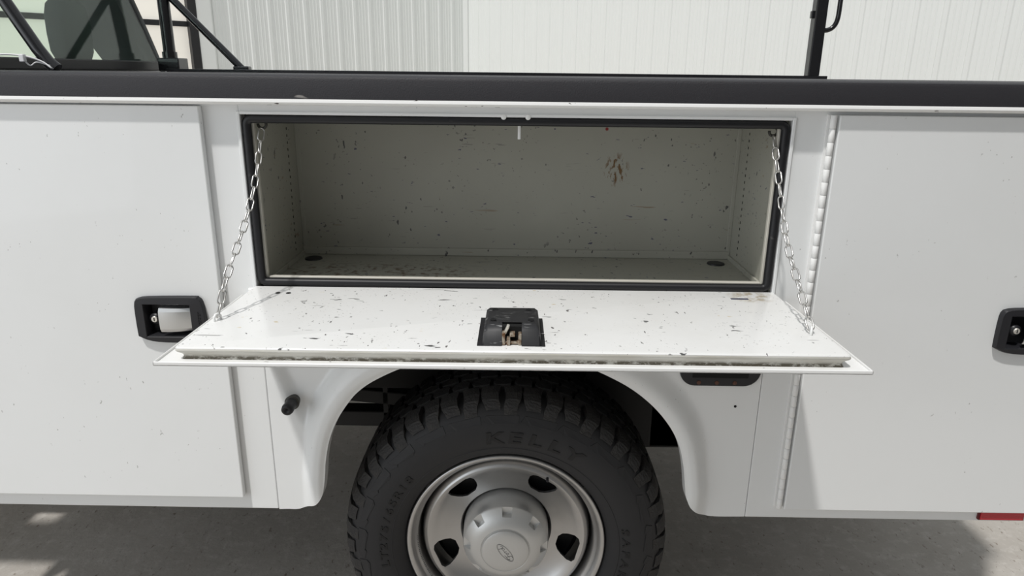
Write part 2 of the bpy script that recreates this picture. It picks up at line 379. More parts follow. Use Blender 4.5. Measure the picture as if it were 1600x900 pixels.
def outer(t):
    # walk up the left seam, across the top, down the right seam
    h, wd = 1.0 - .507, FX1 - FX0; L_ = 2 * h + wd; d = t * L_
    if d < h: return Vector((FX0, .507 + d))
    if d < h + wd: return Vector((FX0 + d - h, 1.0))
    return Vector((FX1, 1.0 - (d - h - wd)))
al_ = [0]
for i in range(1, NA): al_.append(al_[-1] + (A[i] - A[i - 1]).length)
def sst(a, b, x):
    t = max(0, min(1, (x - a) / (b - a))); return t * t * (3 - 2 * t)
AD = [Vector((-.446, .40)), Vector((-.446, .585))] + [a for a in A if a.y > .60] + [Vector((.398, .585)), Vector((.398, .40))]
def adist(p):
    best = 9
    for i in range(len(AD) - 1):
        a, b = AD[i], AD[i + 1]; ab = b - a; t = max(0, min(1, (p - a).dot(ab) / ab.length_squared)); best = min(best, (p - a - ab * t).length)
    return best
def panel_y(p):
    d = adist(p)
    flare = -.028 * (1 - sst(.024, .060 + .014 * sst(.62, .80, p.y), d)) * (.75 + .25 * sst(0, .015, d))
    low = sst(.50, .60, p.y)
    # pressed-in triangle beside the flare, bounded by the slanting crease on the left
    side = (p.x + .540) * .94 - (.868 - p.y) * .365
    rec = .018 * sst(-.010, .018, side) * sst(.655, .80, p.y) * sst(.052, .076, d) * (1 - sst(-.25, .0, p.x))
    return flare * (.70 + .30 * low) * sst(.500, .545, p.y + .03) + rec
MS = [0, .015, .03, .06] + [.06 + .94 * i / 40 for i in range(1, 41)]
rows = []
for i in range(NA):
    a = A[i]; b = outer(al_[i] / al_[-1])
    row = [Vector((a.x, panel_y(a) + .030, a.y)), Vector((a.x, panel_y(a) + .004, a.y))]
    for t in MS:
        p = a.lerp(b, t); row.append(Vector((p.x, panel_y(p) if t < 1 else 0, p.y)))
    row.append(Vector((b.x, .02, b.y)))
    rows.append(row)
k = len(rows[0]); vv = [p for r in rows for p in r]
ff = [(i * k + j, i * k + j + 1, (i + 1) * k + j + 1, (i + 1) * k + j) for i in range(NA - 1) for j in range(k - 1)]
fen = put('wheel_arch_panel', mesh('wheel_arch_panel', vv, ff), WHITE, T, smooth=True)
def yflip(me):
    bm = bmesh.new(); bm.from_mesh(me); bmesh.ops.recalc_face_normals(bm, faces=bm.faces); bm.to_mesh(me); bm.free()
yflip(fen.data); fen.data.set_sharp_from_angle(angle=rad(50))
# rubber stop on the arch panel
st = put('rubber_stop', lathe_mesh('rubber_stop', [(.012, .0001), (.012, .0135), (-.010, .0135), (-.022, .0128), (-.036, .0138), (-.043, .0125), (-.046, .008), (-.044, .004), (-.040, .0001)], 28), GASKET, T, smooth=True)
st.location = (-.5105, 0, .792)
put('stop_washer', lathe_mesh('stop_washer', [(.01, .014), (-.006, .017), (-.009, .0135)], 24), OLDMETAL, st)
put('plug_hole', lathe_mesh('plug_hole', [(-.0012, .0001), (-.0012, .003), (.004, .003)], 12), DARK, T).location = (.497, 0, .797)
# fuel filler surround, lower half shows under the lid
poly = [(.545, .905), (.365, .905)] + [(.365, .878)] + [(.400 - .035 * math.cos(rad(a)), .8835 - .035 * math.sin(rad(a))) for a in range(10, 91, 10)] + [(.508 + .037 * math.sin(rad(a)), .8855 - .037 * math.cos(rad(a))) for a in range(0, 81, 10)] 
fc = put('fuel_filler_surround', prism('fuel_filler_surround', poly, -.006, .005, .0025), BLACKP, T)
box('filler_recess', (.392, .518, -.0075, .002, .868, .90), DARK, fc, .003)
for x in (.408, .448, .488):
    put('screw_head', lathe_mesh('screw_head', [(0, .005), (-.002, .0045), (-.003, .0001)], 12), mat('rusted_screw', (.10, .045, .03), .7) if 'rusted_screw' not in bpy.data.materials else bpy.data.materials['rusted_screw'], fc).location = (x, -.006, .8575)
# red side reflector
rf = put('side_reflector', prism('side_reflector', rrect(1.099, 1.207, .512, .538, .002, 2), -.007, .001, .002), DRED, T)
put('reflector_lens', prism('reflector_lens', rrect(1.102, 1.204, .5145, .5355, .002, 2), -.009, -.006, .001), RED, rf)

# ---- doors either side
def handle(door, x0):
    # black bezel, recess, lock and folded steel paddle, local offset x0 = left end of the bezel
    P = [(0.006, .1000), (.030, .1045), (.128, .1065), (.140, .104), (.148, .094), (.152, .060), (.154, .030), (.150, .010), (.138, .002), (.075, 0), (.030, .003), (.004, .013), (0, .022), (0, .085)]
    z0 = .943
    ol = [(p.x, p.z) for p in catmull([(x, 0, z) for x, z in P] + [(P[0][0], 0, P[0][1])], 3)[:-1]]
    ins = [(.017, .014), (.017, .086), (.022, .090), (.118, .090), (.124, .084), (.126, .020), (.120, .014)]
    loops = []
    def lp(sc, y): return [(x0 + .077 + (x - .077) * sc[0], y, z0 + .053 + (z - .053) * sc[1]) for x, z in ol]
    def rc(e, y): return [(x0 + min(.1215 - e, max(.021 + e, .071 + (x - .077) * .75)), y, z0 + min(.0885 - e, max(.0150 + e, z))) for x, z in ol]
    loops = [lp((1, 1), -.017), lp((1.0, 1.0), -.026), lp((.975, .965), -.030), rc(-.001, -.031), rc(.001, -.0285), rc(.004, -.002)]
    b = put('handle_bezel', loft('handle_bezel', loops), BLACKP, door, smooth=True); b.data.set_sharp_from_angle(angle=rad(40))
    lk = put('lock_cylinder', lathe_mesh('lock_cylinder', [(.012, .013), (-.010, .0125), (-.012, .0075), (-.0125, .0070)], 28), BLACKP, door, smooth=True); lk.location = (x0 + .040, -.012, z0 + .054)
    c = put('lock_face', lathe_mesh('lock_face', [(-.011, .0068), (-.0145, .0068), (-.0155, .006), (-.0155, .0001)], 24), NICKEL, door); c.location = lk.location
    kx, _, kz = lk.location
    box('key_slot', (kx - .0008, kx + .0008, -.0285, -.0272, kz - .0036, kz + .0036), DARK, door)
    # paddle: a folded plate, proud at its free left edge, with bent-in top and bottom
    c0, c1 = x0 + .054, x0 + .120; zt, zb = z0 + .086, z0 + .017
    g_ = []
    for i in range(9):
        t = i / 8; x = c0 + (c1 - c0) * t
        yc = -.034 + .010 * t - .004 * math.sin(PI * t)
        inset = .004 * (1 - t) ; zt_, zb_ = zt - .003 * t - inset * .2, zb + .004 * (1 - t) + .006 * t
        hh = zt_ - zb_
        g_.append([(x + (.006 if i == 0 else 0), yc + .016, zt_), (x, yc + .004, zt_ - hh * .07), (x, yc, zt_ - hh * .18), (x, yc - .0015, zt_ - hh * .5), (x, yc, zb_ + hh * .20), (x, yc + .004, zb_ + hh * .08), (x + (.006 if i == 0 else 0), yc + .016, zb_)])
    v = [p for r in g_ for p in r]; f = [(i * 7 + j, i * 7 + j + 1, (i + 1) * 7 + j + 1, (i + 1) * 7 + j) for i in range(8) for j in range(6)]
    me = mesh('handle_paddle', v, f); bm = bmesh.new(); bm.from_mesh(me); bmesh.ops.solidify(bm, geom=bm.faces[:], thickness=.0016); bm.to_mesh(me); bm.free()
    pdl = put('handle_paddle', me, STEEL, door); autosmooth(pdl, 18)
    # tiny moulded mark on the bezel
    mk = boxes('bezel_mark', [(x0 + .137, x0 + .1385, -.0318, -.030, z0 + .045 + i * .006, z0 + .049 + i * .006) for i in range(5)] + [(x0 + .141, x0 + .1425, -.0318, -.030, z0 + .048 + i * .008, z0 + .052 + i * .008) for i in range(3)])
    put('bezel_mark', mk, LETTER, door)
dl = put('compartment_door', cut(boxes('compartment_door', [(-1.44, -.641, -.018, -.0015, .5485, 1.446)], .0022), [boxes('c', [(-.826 + .014, -.826 + .130, -.05, .05, .951, 1.039)])]), WHITE, T, label='closed white compartment door ahead of the open compartment')
handle(dl, -.826)
dr = put('compartment_door', cut(boxes('compartment_door', [(.633, 1.206, -.018, -.0015, .5395, 1.442)], .0022), [boxes('c', [(1.031 + .014, 1.031 + .130, -.05, .05, .951, 1.039)])]), WHITE, T, label='closed white compartment door behind the wheel, with a piano hinge')
handle(dr, 1.031)
box('hinge_leaf', (.6145, .6345, -.004, .0005, .5395, 1.442), HINGEW, dr)
KN = lathe_mesh('hinge_knuckle', [(0, .0001), (0, .0052), (.0012, .0062), (.0250, .0062), (.0262, .0052), (.0262, .0001)], 12)
nk = 34; stp = (1.442 - .540) / nk
for i in range(nk):
    o = put('hinge_knuckle', KN, HINGEW, dr, smooth=True); o.rotation_euler = (PI / 2, 0, 0); o.location = (.6225, -.0125, .540 + i * stp)
KN.set_sharp_from_angle(angle=rad(40))

# ---- drop-down lid, hinged under the opening; local origin on the hinge line, local -y runs out to the front edge
LID = put('drop_down_door', boxes('drop_down_door', [(-.590, .590, -.391, -.002, -.0035, 0), (-.590, .590, -.391, -.388, -.0035, .004), (-.590, -.587, -.391, -.002, -.0035, .004), (.587, .590, -.391, -.002, -.0035, .004)], .001, 1), TRIMW, T, label='white door lying open like a shelf, scuffed inner side up')
LID.location = (-.009, 0, 1.0455); LID.rotation_euler = (rad(-1.1), 0, rad(.25))
PX = .560
def lrect(ins, h, fr_=.3745):
    x = PX - ins; yb = -.004 - ins * .3; yf = -(fr_ - ins); r = .006
    pts = [(-x, yb - .0), (-x, yf + r), (-x + r * .3, yf + r * .3), (-x + r, yf), (x - r, yf), (x - r * .3, yf + r * .3), (x, yf + r), (x, yb)]
    return [(a, b, h) for a, b in pts]
pan = put('inner_pan', loft('inner_pan', [lrect(.0045, .0195), lrect(.0, .0205), lrect(0, .0215), lrect(.0015, .0232), lrect(.005, .024)]), LIDW, LID); autosmooth(pan, 30)
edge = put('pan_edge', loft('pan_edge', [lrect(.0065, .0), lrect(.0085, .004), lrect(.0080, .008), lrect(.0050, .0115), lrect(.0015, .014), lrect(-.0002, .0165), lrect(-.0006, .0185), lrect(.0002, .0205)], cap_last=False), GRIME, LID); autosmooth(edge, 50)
# latch in its cut-out
H0 = .0245
box('latch_plate', (-.0600, -.0385, -.352, -.205, H0 - .002, H0 + .0008), BLACKP, LID); box('latch_plate', (.0385, .0550, -.352, -.290, H0 - .002, H0 + .0008), BLACKP, LID)
box('latch_plate', (.0385, .0550, -.285, -.205, H0 - .002, H0 + .0008), BLACKP, LID)
def lhp(x, y, z): return (x, y, z)
hs = [(-.222, .0), (-.225, .024), (-.231, .029), (-.322, .032), (-.334, .030), (-.343, .023), (-.352, 0)]
bm = bmesh.new(); hw = .0465
L1 = []
for sx, ins in ((-1, 0), (-1, .004), (1, .004), (1, 0)):
    pass
secs = [(-hw - .004, 0), (-hw, .85), (-hw + .006, 1), (-.017, 1), (-.0168, 1), (.0168, 1), (.017, 1), (hw - .006, 1), (hw, .85), (hw + .004, 0)]
G = []
for x, sc in secs:
    G.append([bm.verts.new((x - .0015, y, H0 + z * sc)) for y, z in hs])
for a in range(len(G) - 1):
    for b_ in range(len(hs) - 1):
        if a == 4 and b_ >= 3: continue           # slot in the front for the rotor
        bm.faces.new((G[a][b_], G[a + 1][b_], G[a + 1][b_ + 1], G[a][b_ + 1]))
lh = put('latch_housing', from_bm('latch_housing', bm), SCUFFP, LID); autosmooth(lh, 48)
box('latch_slot', (-.0185, .0155, -.335, -.318, H0, H0 + .029), DARK, LID)
put('latch_rotor', boxes('latch_rotor', [(-.018, -.0125, -.349, -.330, H0, H0 + .022), (-.010, -.004, -.350, -.335, H0, H0 + .013), (.0095, .0150, -.348, -.330, H0, H0 + .020), (-.016, .012, -.346, -.338, H0 + .001, H0 + .006), (-.005, .004, -.349, -.334, H0 + .015, H0 + .021)], .0012), RUSTY, LID)
rt_ = put('latch_pawl', boxes('latch_pawl', [(-.0025, .0025, -.004, .004, 0, .018)], .0015), NICKEL, LID); rt_.location = (-.0135, -.338, H0 + .018); rt_.rotation_euler = (.3, rad(22), 0)
SCR = lathe_mesh('latch_screw', [(0, .0055), (-.0006, .0045), (.0002, .0040), (.0004, .0001)], 14)
for x, y in ((-.032, -.246), (.028, -.246), (-.034, -.312), (.031, -.312)):
    o = put('latch_screw', SCR, DARK, LID); o.rotation_euler = (-PI / 2, 0, 0); o.location = (x, y, H0 + .0305 + (-.246 - y) * .042)
# gasket-side hinge bead along the back of the lid
put('lid_hinge', tube('lid_hinge', [(-.575, .004, .012), (.575, .004, .012)], .006, 10), TRIMW, LID)
box('paint_chip', (.452, .488, -.062, -.055, .0235, .0246), mat('dark_blue_chip', (.02, .025, .06), .6), LID)
for x in (-.492, -.470): put('hole_plug', lathe_mesh('hole_plug', [(0, .0055), (-.0008, .0045), (-.0008, .0001)], 14), DARK, LID).matrix_local = Matrix.Translation((x, -.056, .0243)) @ Matrix.Rotation(-PI / 2, 4, 'X')

# ---- chains
def link_mesh(L_=.031, W_=.0155, r=.0017):
    R_ = W_ / 2 - r; h = L_ / 2 - r - R_; pts = []
    for i in range(7): a = -PI / 2 + PI * i / 6; pts.append((h + R_ * math.cos(a), R_ * math.sin(a), 0))
    for i in range(7): a = PI / 2 + PI * i / 6; pts.append((-h + R_ * math.cos(a), R_ * math.sin(a), 0))
    return tube('chain_link', pts, r, 7, closed=True, up=(0, 0, 1))
LINK = link_mesh()
def chain(pts, lbl):
    path = catmull(pts, 40); root = None
    acc = [0]
    for a, b in zip(path, path[1:]): acc.append(acc[-1] + (b - a).length)
    n = round(acc[-1] / .0262); stp_ = acc[-1] / n
    def at(d):
        for i in range(len(acc) - 1):
            if acc[i + 1] >= d: return path[i].lerp(path[i + 1], (d - acc[i]) / max(1e-9, acc[i + 1] - acc[i]))
        return path[-1]
    hk = [Vector((0, .002, .030)), Vector((0, .001, .020))] + [Vector((.0085 * math.sin(rad(a)), -.002, .0085 * math.cos(rad(a)) + .006)) for a in range(0, 300, 20)]
    root = put('support_chain', tube('support_chain', [(p.x, p.y, p.z) for p in hk], .0030, 8), OLDMETAL, T, smooth=True, label=lbl)
    p0 = Vector(pts[0]); root.location = p0 + Vector((0, .006, .003))
    for i in range(n):
        a, b = at(i * stp_), at((i + 1) * stp_); m_ = (a + b) / 2; d = (b - a).normalized()
        o = put('chain_link', LINK, ZINC, root, smooth=True)
        side = d.cross(Vector((1, 0, 0))).normalized(); up_ = Vector((1, 0, 0)) - d * d.x; up_.normalize()
        tw = rad(45 if i % 2 else -45) + random.uniform(-.15, .15)
        y_ = side * math.cos(tw) + up_ * math.sin(tw); z_ = d.cross(y_)
        mt = Matrix((d, y_, z_)).transposed().to_4x4(); mt.translation = m_ - root.location
        o.matrix_local = mt
    e = Vector(pts[-1]); lug = tube('chain_anchor', [(-.008, 0, -.010), (-.008, 0, .004), (-.004, 0, .009), (.004, 0, .009), (.008, 0, .004), (.008, 0, -.010)], .0024, 8)
    o = put('chain_anchor', lug, TRIMW, root, smooth=True); o.matrix_local = Matrix.Translation(e - root.location + Vector((0, 0, -.003))) @ Matrix.Rotation(rad(70), 4, 'Z')
chain([(-.531, .020, 1.400), (-.532, -.030, 1.315), (-.536, -.080, 1.250), (-.541, -.143, 1.190), (-.547, -.195, 1.140), (-.552, -.238, 1.080)], 'support chain at the front end of the drop-down door')
chain([(.519, .020, 1.397), (.5195, -.040, 1.312), (.520, -.085, 1.245), (.521, -.135, 1.190), (.523, -.198, 1.140), (.525, -.268, 1.082)], 'support chain at the rear end of the drop-down door')

# ------------------------------------------------------------------ wheel and tyre
WC = Vector((-.022, 0, .402))
WC.z = .393
tp = [(.060, .243), (.044, .248), (.036, .252), (.026, .260), (.016, .275), (.009, .298), (.008, .322), (.013, .348), (.022, .368), (.036, .383), (.058, .390), (.15, .3925), (.236, .390), (.258, .384), (.274, .368), (.288, .33), (.28, .28), (.25, .245)]
tyre = put('tire', lathe_mesh('tire', tp, 144), TYRE, T, smooth=True); tyre.location = WC
def side_y(r):
    for (ya, ra), (yb, rb) in zip(tp, tp[1:]):
        if ra <= r <= rb: return ya + (yb - ya) * (r - ra) / (rb - ra)
    return .02
def cyl(th, y, r): return (r * math.cos(th), y, r * math.sin(th))
def shoulder(wid, low, bite):
    # lug that wraps over the shoulder on to the sidewall
    out = [(.090, .4062), (.060, .4025), (.040, .3955), (.029, .384), (low[0], low[1])]
    inn = [(.090, .388), (.060, .385), (.050, .380), (.038, .372), (low[0] + .008, low[1] - .001)]
    bm = bmesh.new(); cols = []
    for s in (-.5, -.17, .17, .5):
        ro, ri = [], []
        for j, (y, r) in enumerate(out):
            th = s * wid * (1 - .05 * j) + .010 * math.sin(j * 1.3) * (1 if bite else -1); c_ = -.0012 if abs(s) == .5 else 0
            ro.append(bm.verts.new(cyl(th, y, r + c_)))
            ri.append(bm.verts.new(cyl(th, *inn[j])))
        cols.append((ro, ri))
    n = len(out)
    for a in range(3):
        for j in range(n - 1): bm.faces.new((cols[a][0][j], cols[a + 1][0][j], cols[a + 1][0][j + 1], cols[a][0][j + 1]))
        bm.faces.new((cols[a][0][0], cols[a][1][0], cols[a + 1][1][0], cols[a + 1][0][0]))
        bm.faces.new((cols[a][0][-1], cols[a + 1][0][-1], cols[a + 1][1][-1], cols[a][1][-1]))
    for a in (0, 3):
        for j in range(n - 1): bm.faces.new((cols[a][0][j], cols[a][0][j + 1], cols[a][1][j + 1], cols[a][1][j]))
    return from_bm('shoulder_lug', bm)
def center(poly):
    bm = bmesh.new(); hi = [bm.verts.new(cyl(t, y, .4075 - (abs(y - .148) ** 2) * .25)) for t, y in poly]; lo = [bm.verts.new(cyl(t * 1.06, y, .389)) for t, y in poly]; n = len(poly)
    bm.faces.new(hi)
    for i in range(n): bm.faces.new((hi[i], hi[(i + 1) % n], lo[(i + 1) % n], lo[i]))
    return from_bm('tread_block', bm)
NB = 50; pit = 2 * PI / NB
SH = [shoulder(pit * .80, (.0185, .3640), 0), shoulder(pit * .88, (.0245, .3755), 1)]
h_ = pit / 2
CB = [center([(-h_ * .80, .097), (h_ * .55, .095), (h_ * .85, .110), (h_ * .60, .134), (-h_ * .35, .138), (-h_ * .88, .122)]),
      center([(-h_ * .85, .146), (-h_ * .1, .142), (h_ * .80, .147), (h_ * .88, .168), (h_ * .2, .176), (-h_ * .75, .172)]),
      center([(-h_ * .75, .182), (h_ * .2, .180), (h_ * .86, .192), (h_ * .60, .216), (-h_ * .40, .220), (-h_ * .88, .205)])]
def spin(o, a): o.rotation_euler = (0, -a, 0)
for i in range(NB):
    a = i * pit + .03
    o = put('shoulder_lug', SH[i % 2], TREAD, tyre); spin(o, a)
    for j in range(3):
        o = put('tread_block', CB[j], TREAD, tyre); spin(o, a + pit * (.5, .15, .6)[j] + random.uniform(-.004, .004))
FS = boxes('far_shoulder_lug', [(.388, .4045, .226, .268, -.019, .019)], .003)
for i in range(NB):
    o = put('tread_block', FS, TREAD, tyre); spin(o, i * pit)
# thin raised steps on the sidewall under the lugs
def step():
    pl = [(-.11, .3640), (.10, .3640), (.125, .3500), (.065, .3430), (.050, .3470), (-.085, .3395), (-.112, .3460)]
    bm = bmesh.new(); hi = [bm.verts.new(cyl(t, side_y(r) - .0015, r)) for t, r in pl]; lo = [bm.verts.new(cyl(t, side_y(r) + .002, r)) for t, r in pl]
    bm.faces.new(hi)
    for i in range(len(pl)): bm.faces.new((hi[i], hi[(i + 1) % len(pl)], lo[(i + 1) % len(pl)], lo[i]))
    return from_bm('sidewall_step', bm)
ST = step()
for i in range(NB // 2): o = put('sidewall_step', ST, TYRE, tyre); spin(o, i * 2 * pit + .03 + pit * .5)
def lettering(word, a0, a1, r0, hgt, wide, off=0.):
    n = len(word)
    for i, ch in enumerate(word):
        a = rad(a0 + (a1 - a0) * (i + .5) / n); me = text_mesh(ch, hgt / .70, .0011, off)
        for v in me.vertices:
            x, y, z = v.co; r = r0 + y; sh = y * .12
            t = a - (x * wide + sh) / r0
            yy = side_y(min(.36, r)) - .0006 - (.0011 if z > 0 else -.0008)
            v.co = cyl(t, yy, r)
        put('sidewall_letter', me, LETTER, tyre)
lettering('KELLY', 100, 55, .2965, .0285, 1.55, .0012)
lettering('LT275/65R18', 191.5, 138, .2915, .0180, 1.50, .0006)
lettering('SAFARI', 14, -22, .288, .0180, 1.45, .0006)
for r_a, r_b in ((.2795, .2805), (.3335, .3343)):
    pass
rib = lathe_mesh('sidewall_rib', [(side_y(.2785), .2785), (side_y(.280) - .0016, .280), (side_y(.2815), .2815)], 120); put('sidewall_rib', rib, TYRE, tyre, smooth=True)

# steel wheel: barrel and dished disc with five hand holes
rp_ = [(.052, .2440), (.042, .2475), (.036, .2470), (.0335, .2435), (.0350, .2390), (.0400, .2345), (.0480, .2305), (.0530, .2285), (.0560, .2240), (.0620, .2210), (.085, .2195), (.14, .2170), (.20, .215), (.20, .2185), (.14, .2210), (.07, .2250), (.062, .236)]
rim = put('steel_wheel', lathe_mesh('steel_wheel', rp_, 128, closed=True), RIM, T, smooth=True); rim.location = WC
df = [(.140, .2168), (.100, .2140), (.078, .2105), (.068, .2050), (.0650, .1980), (.0680, .1900), (.0765, .1790), (.0850, .1640), (.0930, .1470), (.0985, .1300), (.1005, .1170), (.1060, .1135), (.1300, .1125)]
db = [(y + .008, r - (.003 if r > .2 else 0)) for y, r in df[:-2]][::-1]
disc = lathe_mesh('wheel_disc', df + db, 128, closed=True)
def hole(a):
    pl = [(-.031, -.004), (-.026, -.014), (-.014, -.022), (.014, -.022), (.026, -.014), (.031, -.004), (.033, .010), (.029, .019), (.020, .022), (-.020, .022), (-.029, .019), (-.033, .010)]
    bm = bmesh.new(); R0 = .163; lo, hi = [], []
    for t, r in pl:
        th = a + t * 1.08 / R0; rr = R0 + r * 1.22
        lo.append(bm.verts.new((rr * math.cos(th), .03, rr * math.sin(th)))); hi.append(bm.verts.new((rr * math.cos(th), .16, rr * math.sin(th))))
    bm.faces.new(lo); bm.faces.new(hi[::-1]); n = len(pl)
    for i in range(n): bm.faces.new((lo[i], hi[i], hi[(i + 1) % n], lo[(i + 1) % n]))
    return from_bm('h', bm)
def join(ms):
    bm = bmesh.new()
    for m_ in ms: bm.from_mesh(m_)
    return from_bm('j', bm)
dm = cut(disc, [hole(rad(-14 + 72 * i)) for i in range(5)])
dk = put('wheel_disc', dm, RIM, rim); autosmooth(dk, 40)
put('brake_drum', lathe_mesh('brake_drum', [(.135, .0001), (.135, .185), (.15, .20), (.24, .20)], 48), CHASSIS, rim, smooth=False)
stm = put('valve_stem', lathe_mesh('valve_stem', [(.03, .0045), (-.004, .0042), (-.006, .0035), (-.016, .0035), (-.018, .0025), (-.018, .0001)], 14), BLACKP, rim, smooth=True)
stm.location = (.196 * math.cos(rad(59)), .070, .196 * math.sin(rad(59)))
# small stamped marks on the rim well, left lower side
mk = []
for i in range(26):
    a = rad(178 + i * 1.35)
    mk.append((a, .0016 if i % 4 else .0006))
bm = bmesh.new()
for a, wd in mk:
    vs = [bm.verts.new((r * math.cos(a + s / r), .0585 - .0012 - (r - .2225) * .8, r * math.sin(a + s / r))) for r, s in ((.2205, -wd), (.2205, wd), (.2245, wd), (.2245, -wd))]
    bm.faces.new(vs)
put('stamped_marks', from_bm('stamped_marks', bm), ENGR, rim, kind='stuff')
# hub cap
cpf = [(.103, .1085), (.060, .1075), (.0400, .1060), (.0365, .1045), (.0340, .1020), (.0260, .0945), (.0165, .0830), (.0105, .0700), (.0085, .0615), (.0095, .0600), (.0095, .0585), (.0050, .0570), (.0025, .0520), (.0, .0300), (-.0005, .0001)]
cb = [(.12, .0001), (.12, .1075)]
capm = lathe_mesh('hub_cap', cpf + cb, 120, closed=True)
cuts = []
for i in range(8):
    a = rad(88 + 45 * i); b = bmesh.new(); bmesh.ops.create_cube(b, size=1)
    for v in b.verts:
        x = .1045 + v.co.x * .036; z = v.co.z * (.0260 + v.co.x * .008); y = .0170 + v.co.y * .044
        if v.co.x < 0: y = y - .004
        v.co = (x * math.cos(a) - z * math.sin(a), y, x * math.sin(a) + z * math.cos(a))
    cuts.append(from_bm('c', b))
hub = put('hub_cap', cut(capm, [join(cuts)]), CAPM, T); autosmooth(hub, 38); hub.location = WC
# oval badge with its script, engraved
def engr(name, pts, r=.00042, closed=False):
    o = put(name, tube(name, pts, r, 6, closed=closed), ENGR, hub); return o
ca, sa = math.cos(rad(128)), math.sin(rad(128))
def lg(x, z): return (x * ca - z * sa, -.0004, x * sa + z * ca)
engr('badge_oval', [lg(0.0300 * math.cos(t * PI / 24), .0112 * math.sin(t * PI / 24)) for t in range(48)], closed=True)
engr('badge_oval', [lg(.0278 * math.cos(t * PI / 24), .0094 * math.sin(t * PI / 24)) for t in range(48)], .0002, closed=True)
scr = [[(-12.5, 1.5), (-13.5, 3.2), (-10.5, 4.6), (-6, 4.2), (-3.5, 4.9)], [(-8, 4.2), (-8.6, 1), (-10, -2.5), (-12.3, -3.6), (-13, -2.2)], [(-10.5, .6), (-7, .9), (-5.6, 1.3)],
       [(-3.6, .8), (-5.4, -.4), (-5.2, -2.2), (-3.4, -2.4), (-2.2, -.8), (-3, .8), (-1.2, .4)], [(-.6, 1), (.6, 1.2), (.4, -.4), (.2, -2.4), (.9, -.2), (2.6, 1.1), (3.3, .4)],
       [(7.4, .6), (5.6, .9), (4.2, -.8), (4.8, -2.4), (6.6, -1.6), (8.2, 1.5), (9.8, 5), (8.6, 1.2), (8.2, -1.8), (9.4, -2.2), (12, -.4)]]
for s in scr: engr('badge_script', [lg(p.x * .00172 + .001, p.z * .00160 - .0012) for p in catmull([(x, 0, z) for x, z in s], 5)], .00060)

# ---- running gear seen through the arch
put('frame_rail', boxes('frame_rail', [(-1.9, 1.2, .50, .56, .462, .513)], .004), CHASSIS, T)
put('frame_rail', boxes('frame_rail', [(-1.9, 1.2, 1.40, 1.46, .55, .70)], .004), CHASSIS, T)
lf = boxes('leaf_spring', [(-.85, .7, -.03, .03, -.022, .022)], .004); lo_ = put('leaf_spring', lf, CHASSIS, T); lo_.location = (-.0, .53, .520); lo_.rotation_euler = (0, rad(5.5), 0)
put('spring_hanger', boxes('spring_hanger', [(-.408, -.394, .50, .53, .50, .64)]), CHASSIS, T)
put('under_body_beam', boxes('under_body_beam', [(-1.5, 1.2, .46, .62, .612, .94), (-.15, .12, .42, .62, .60, .95), (.20, .62, .42, .60, .45, .95)]), CHASSIS, T)
put('rear_axle', tube('rear_axle', [(-.022, .16, .393), (-.022, 1.85, .393)], .05, 16), CHASSIS, T, smooth=True)
ft = put('tire', lathe_mesh('far_tire', [(y, r if i not in (10, 11, 12) else .404) for i, (y, r) in enumerate(tp)], 48), TYRE, T, smooth=True, label='far side rear tyre under the truck'); ft.location = (-.022, 2.0, .393); ft.rotation_euler = (0, 0, PI)
put('rear_bumper', boxes('rear_bumper', [(XR + .01, XR + .16, .62, 1.9, .45, .58)], .01), CHASSIS, T)

# ---- ladder rack
def rack_side(y, near=False):
    xp = -1.505
    p = put('rack_post', tube('rack_post', [(xp, y, 1.510), (xp, y, 2.35)], .0245, 20), RACK, T, smooth=True); p.data.set_sharp_from_angle(angle=rad(50))
    put('post_foot', boxes('post_foot', [(xp - .035, xp + .055, y - .045, y + .045, 1.505, 1.560), ], .004), RACK, p)
    put('post_collar', tube('post_collar', [(xp, y, 1.56), (xp, y, 1.585)], .030, 20), RACK, p)
    b = put('rack_brace', tube('rack_brace', ([(-1.40, y, 1.94), (-1.190, y, 1.560), (-1.168, y, 1.528), (-1.150, y, 1.512)] if near else [(xp + .02, y, 1.815), (-1.225, y, 1.545), (-1.203, y, 1.522)]), .0155, 16), RACK, T, smooth=True); b.data.set_sharp_from_angle(angle=rad(50))
    if not near: put('brace_foot', boxes('brace_foot', [(-1.232, -1.165, y - .022, y + .022, 1.505, 1.530)], .006), RACK, b)
rack_side(1.70); rack_side(.36, True)
pr_ = put('rack_post', boxes('rack_post', [(1.219, 1.268, 1.675, 1.725, 1.512, 2.35)], .005), RACK, T)
put('rope_hook', tube('rope_hook', catmull([(1.245, 1.70, 1.700), (1.285, 1.70, 1.700), (1.310, 1.70, 1.715), (1.322, 1.70, 1.745), (1.324, 1.70, 1.800), (1.322, 1.70, 1.860), (1.305, 1.70, 1.885), (1.245, 1.70, 1.887)], 5), .0100, 12), RACK, pr_, smooth=True)
put('post_bolt', boxes('post_bolt', [(1.208, 1.222, 1.69, 1.71, 1.745, 1.775)], .003), RACK, pr_)

# ---- cab: rear wall with its window, far side, seats
XC = -1.60
cab = put('cab', boxes('cab', [(XC - .03, XC, .10, 1.86, .60, 1.512), (XC - 2.3, XC - .0, .05, .10, .95, 1.40), (XC - 2.3, XC - .35, .05, .10, .45, .96), (XC - 2.3, XC, 1.86, 1.90, .50, 1.50), (XC - 2.3, XC - .25, .12, 1.82, .55, .60)], .006), WHITE, T)
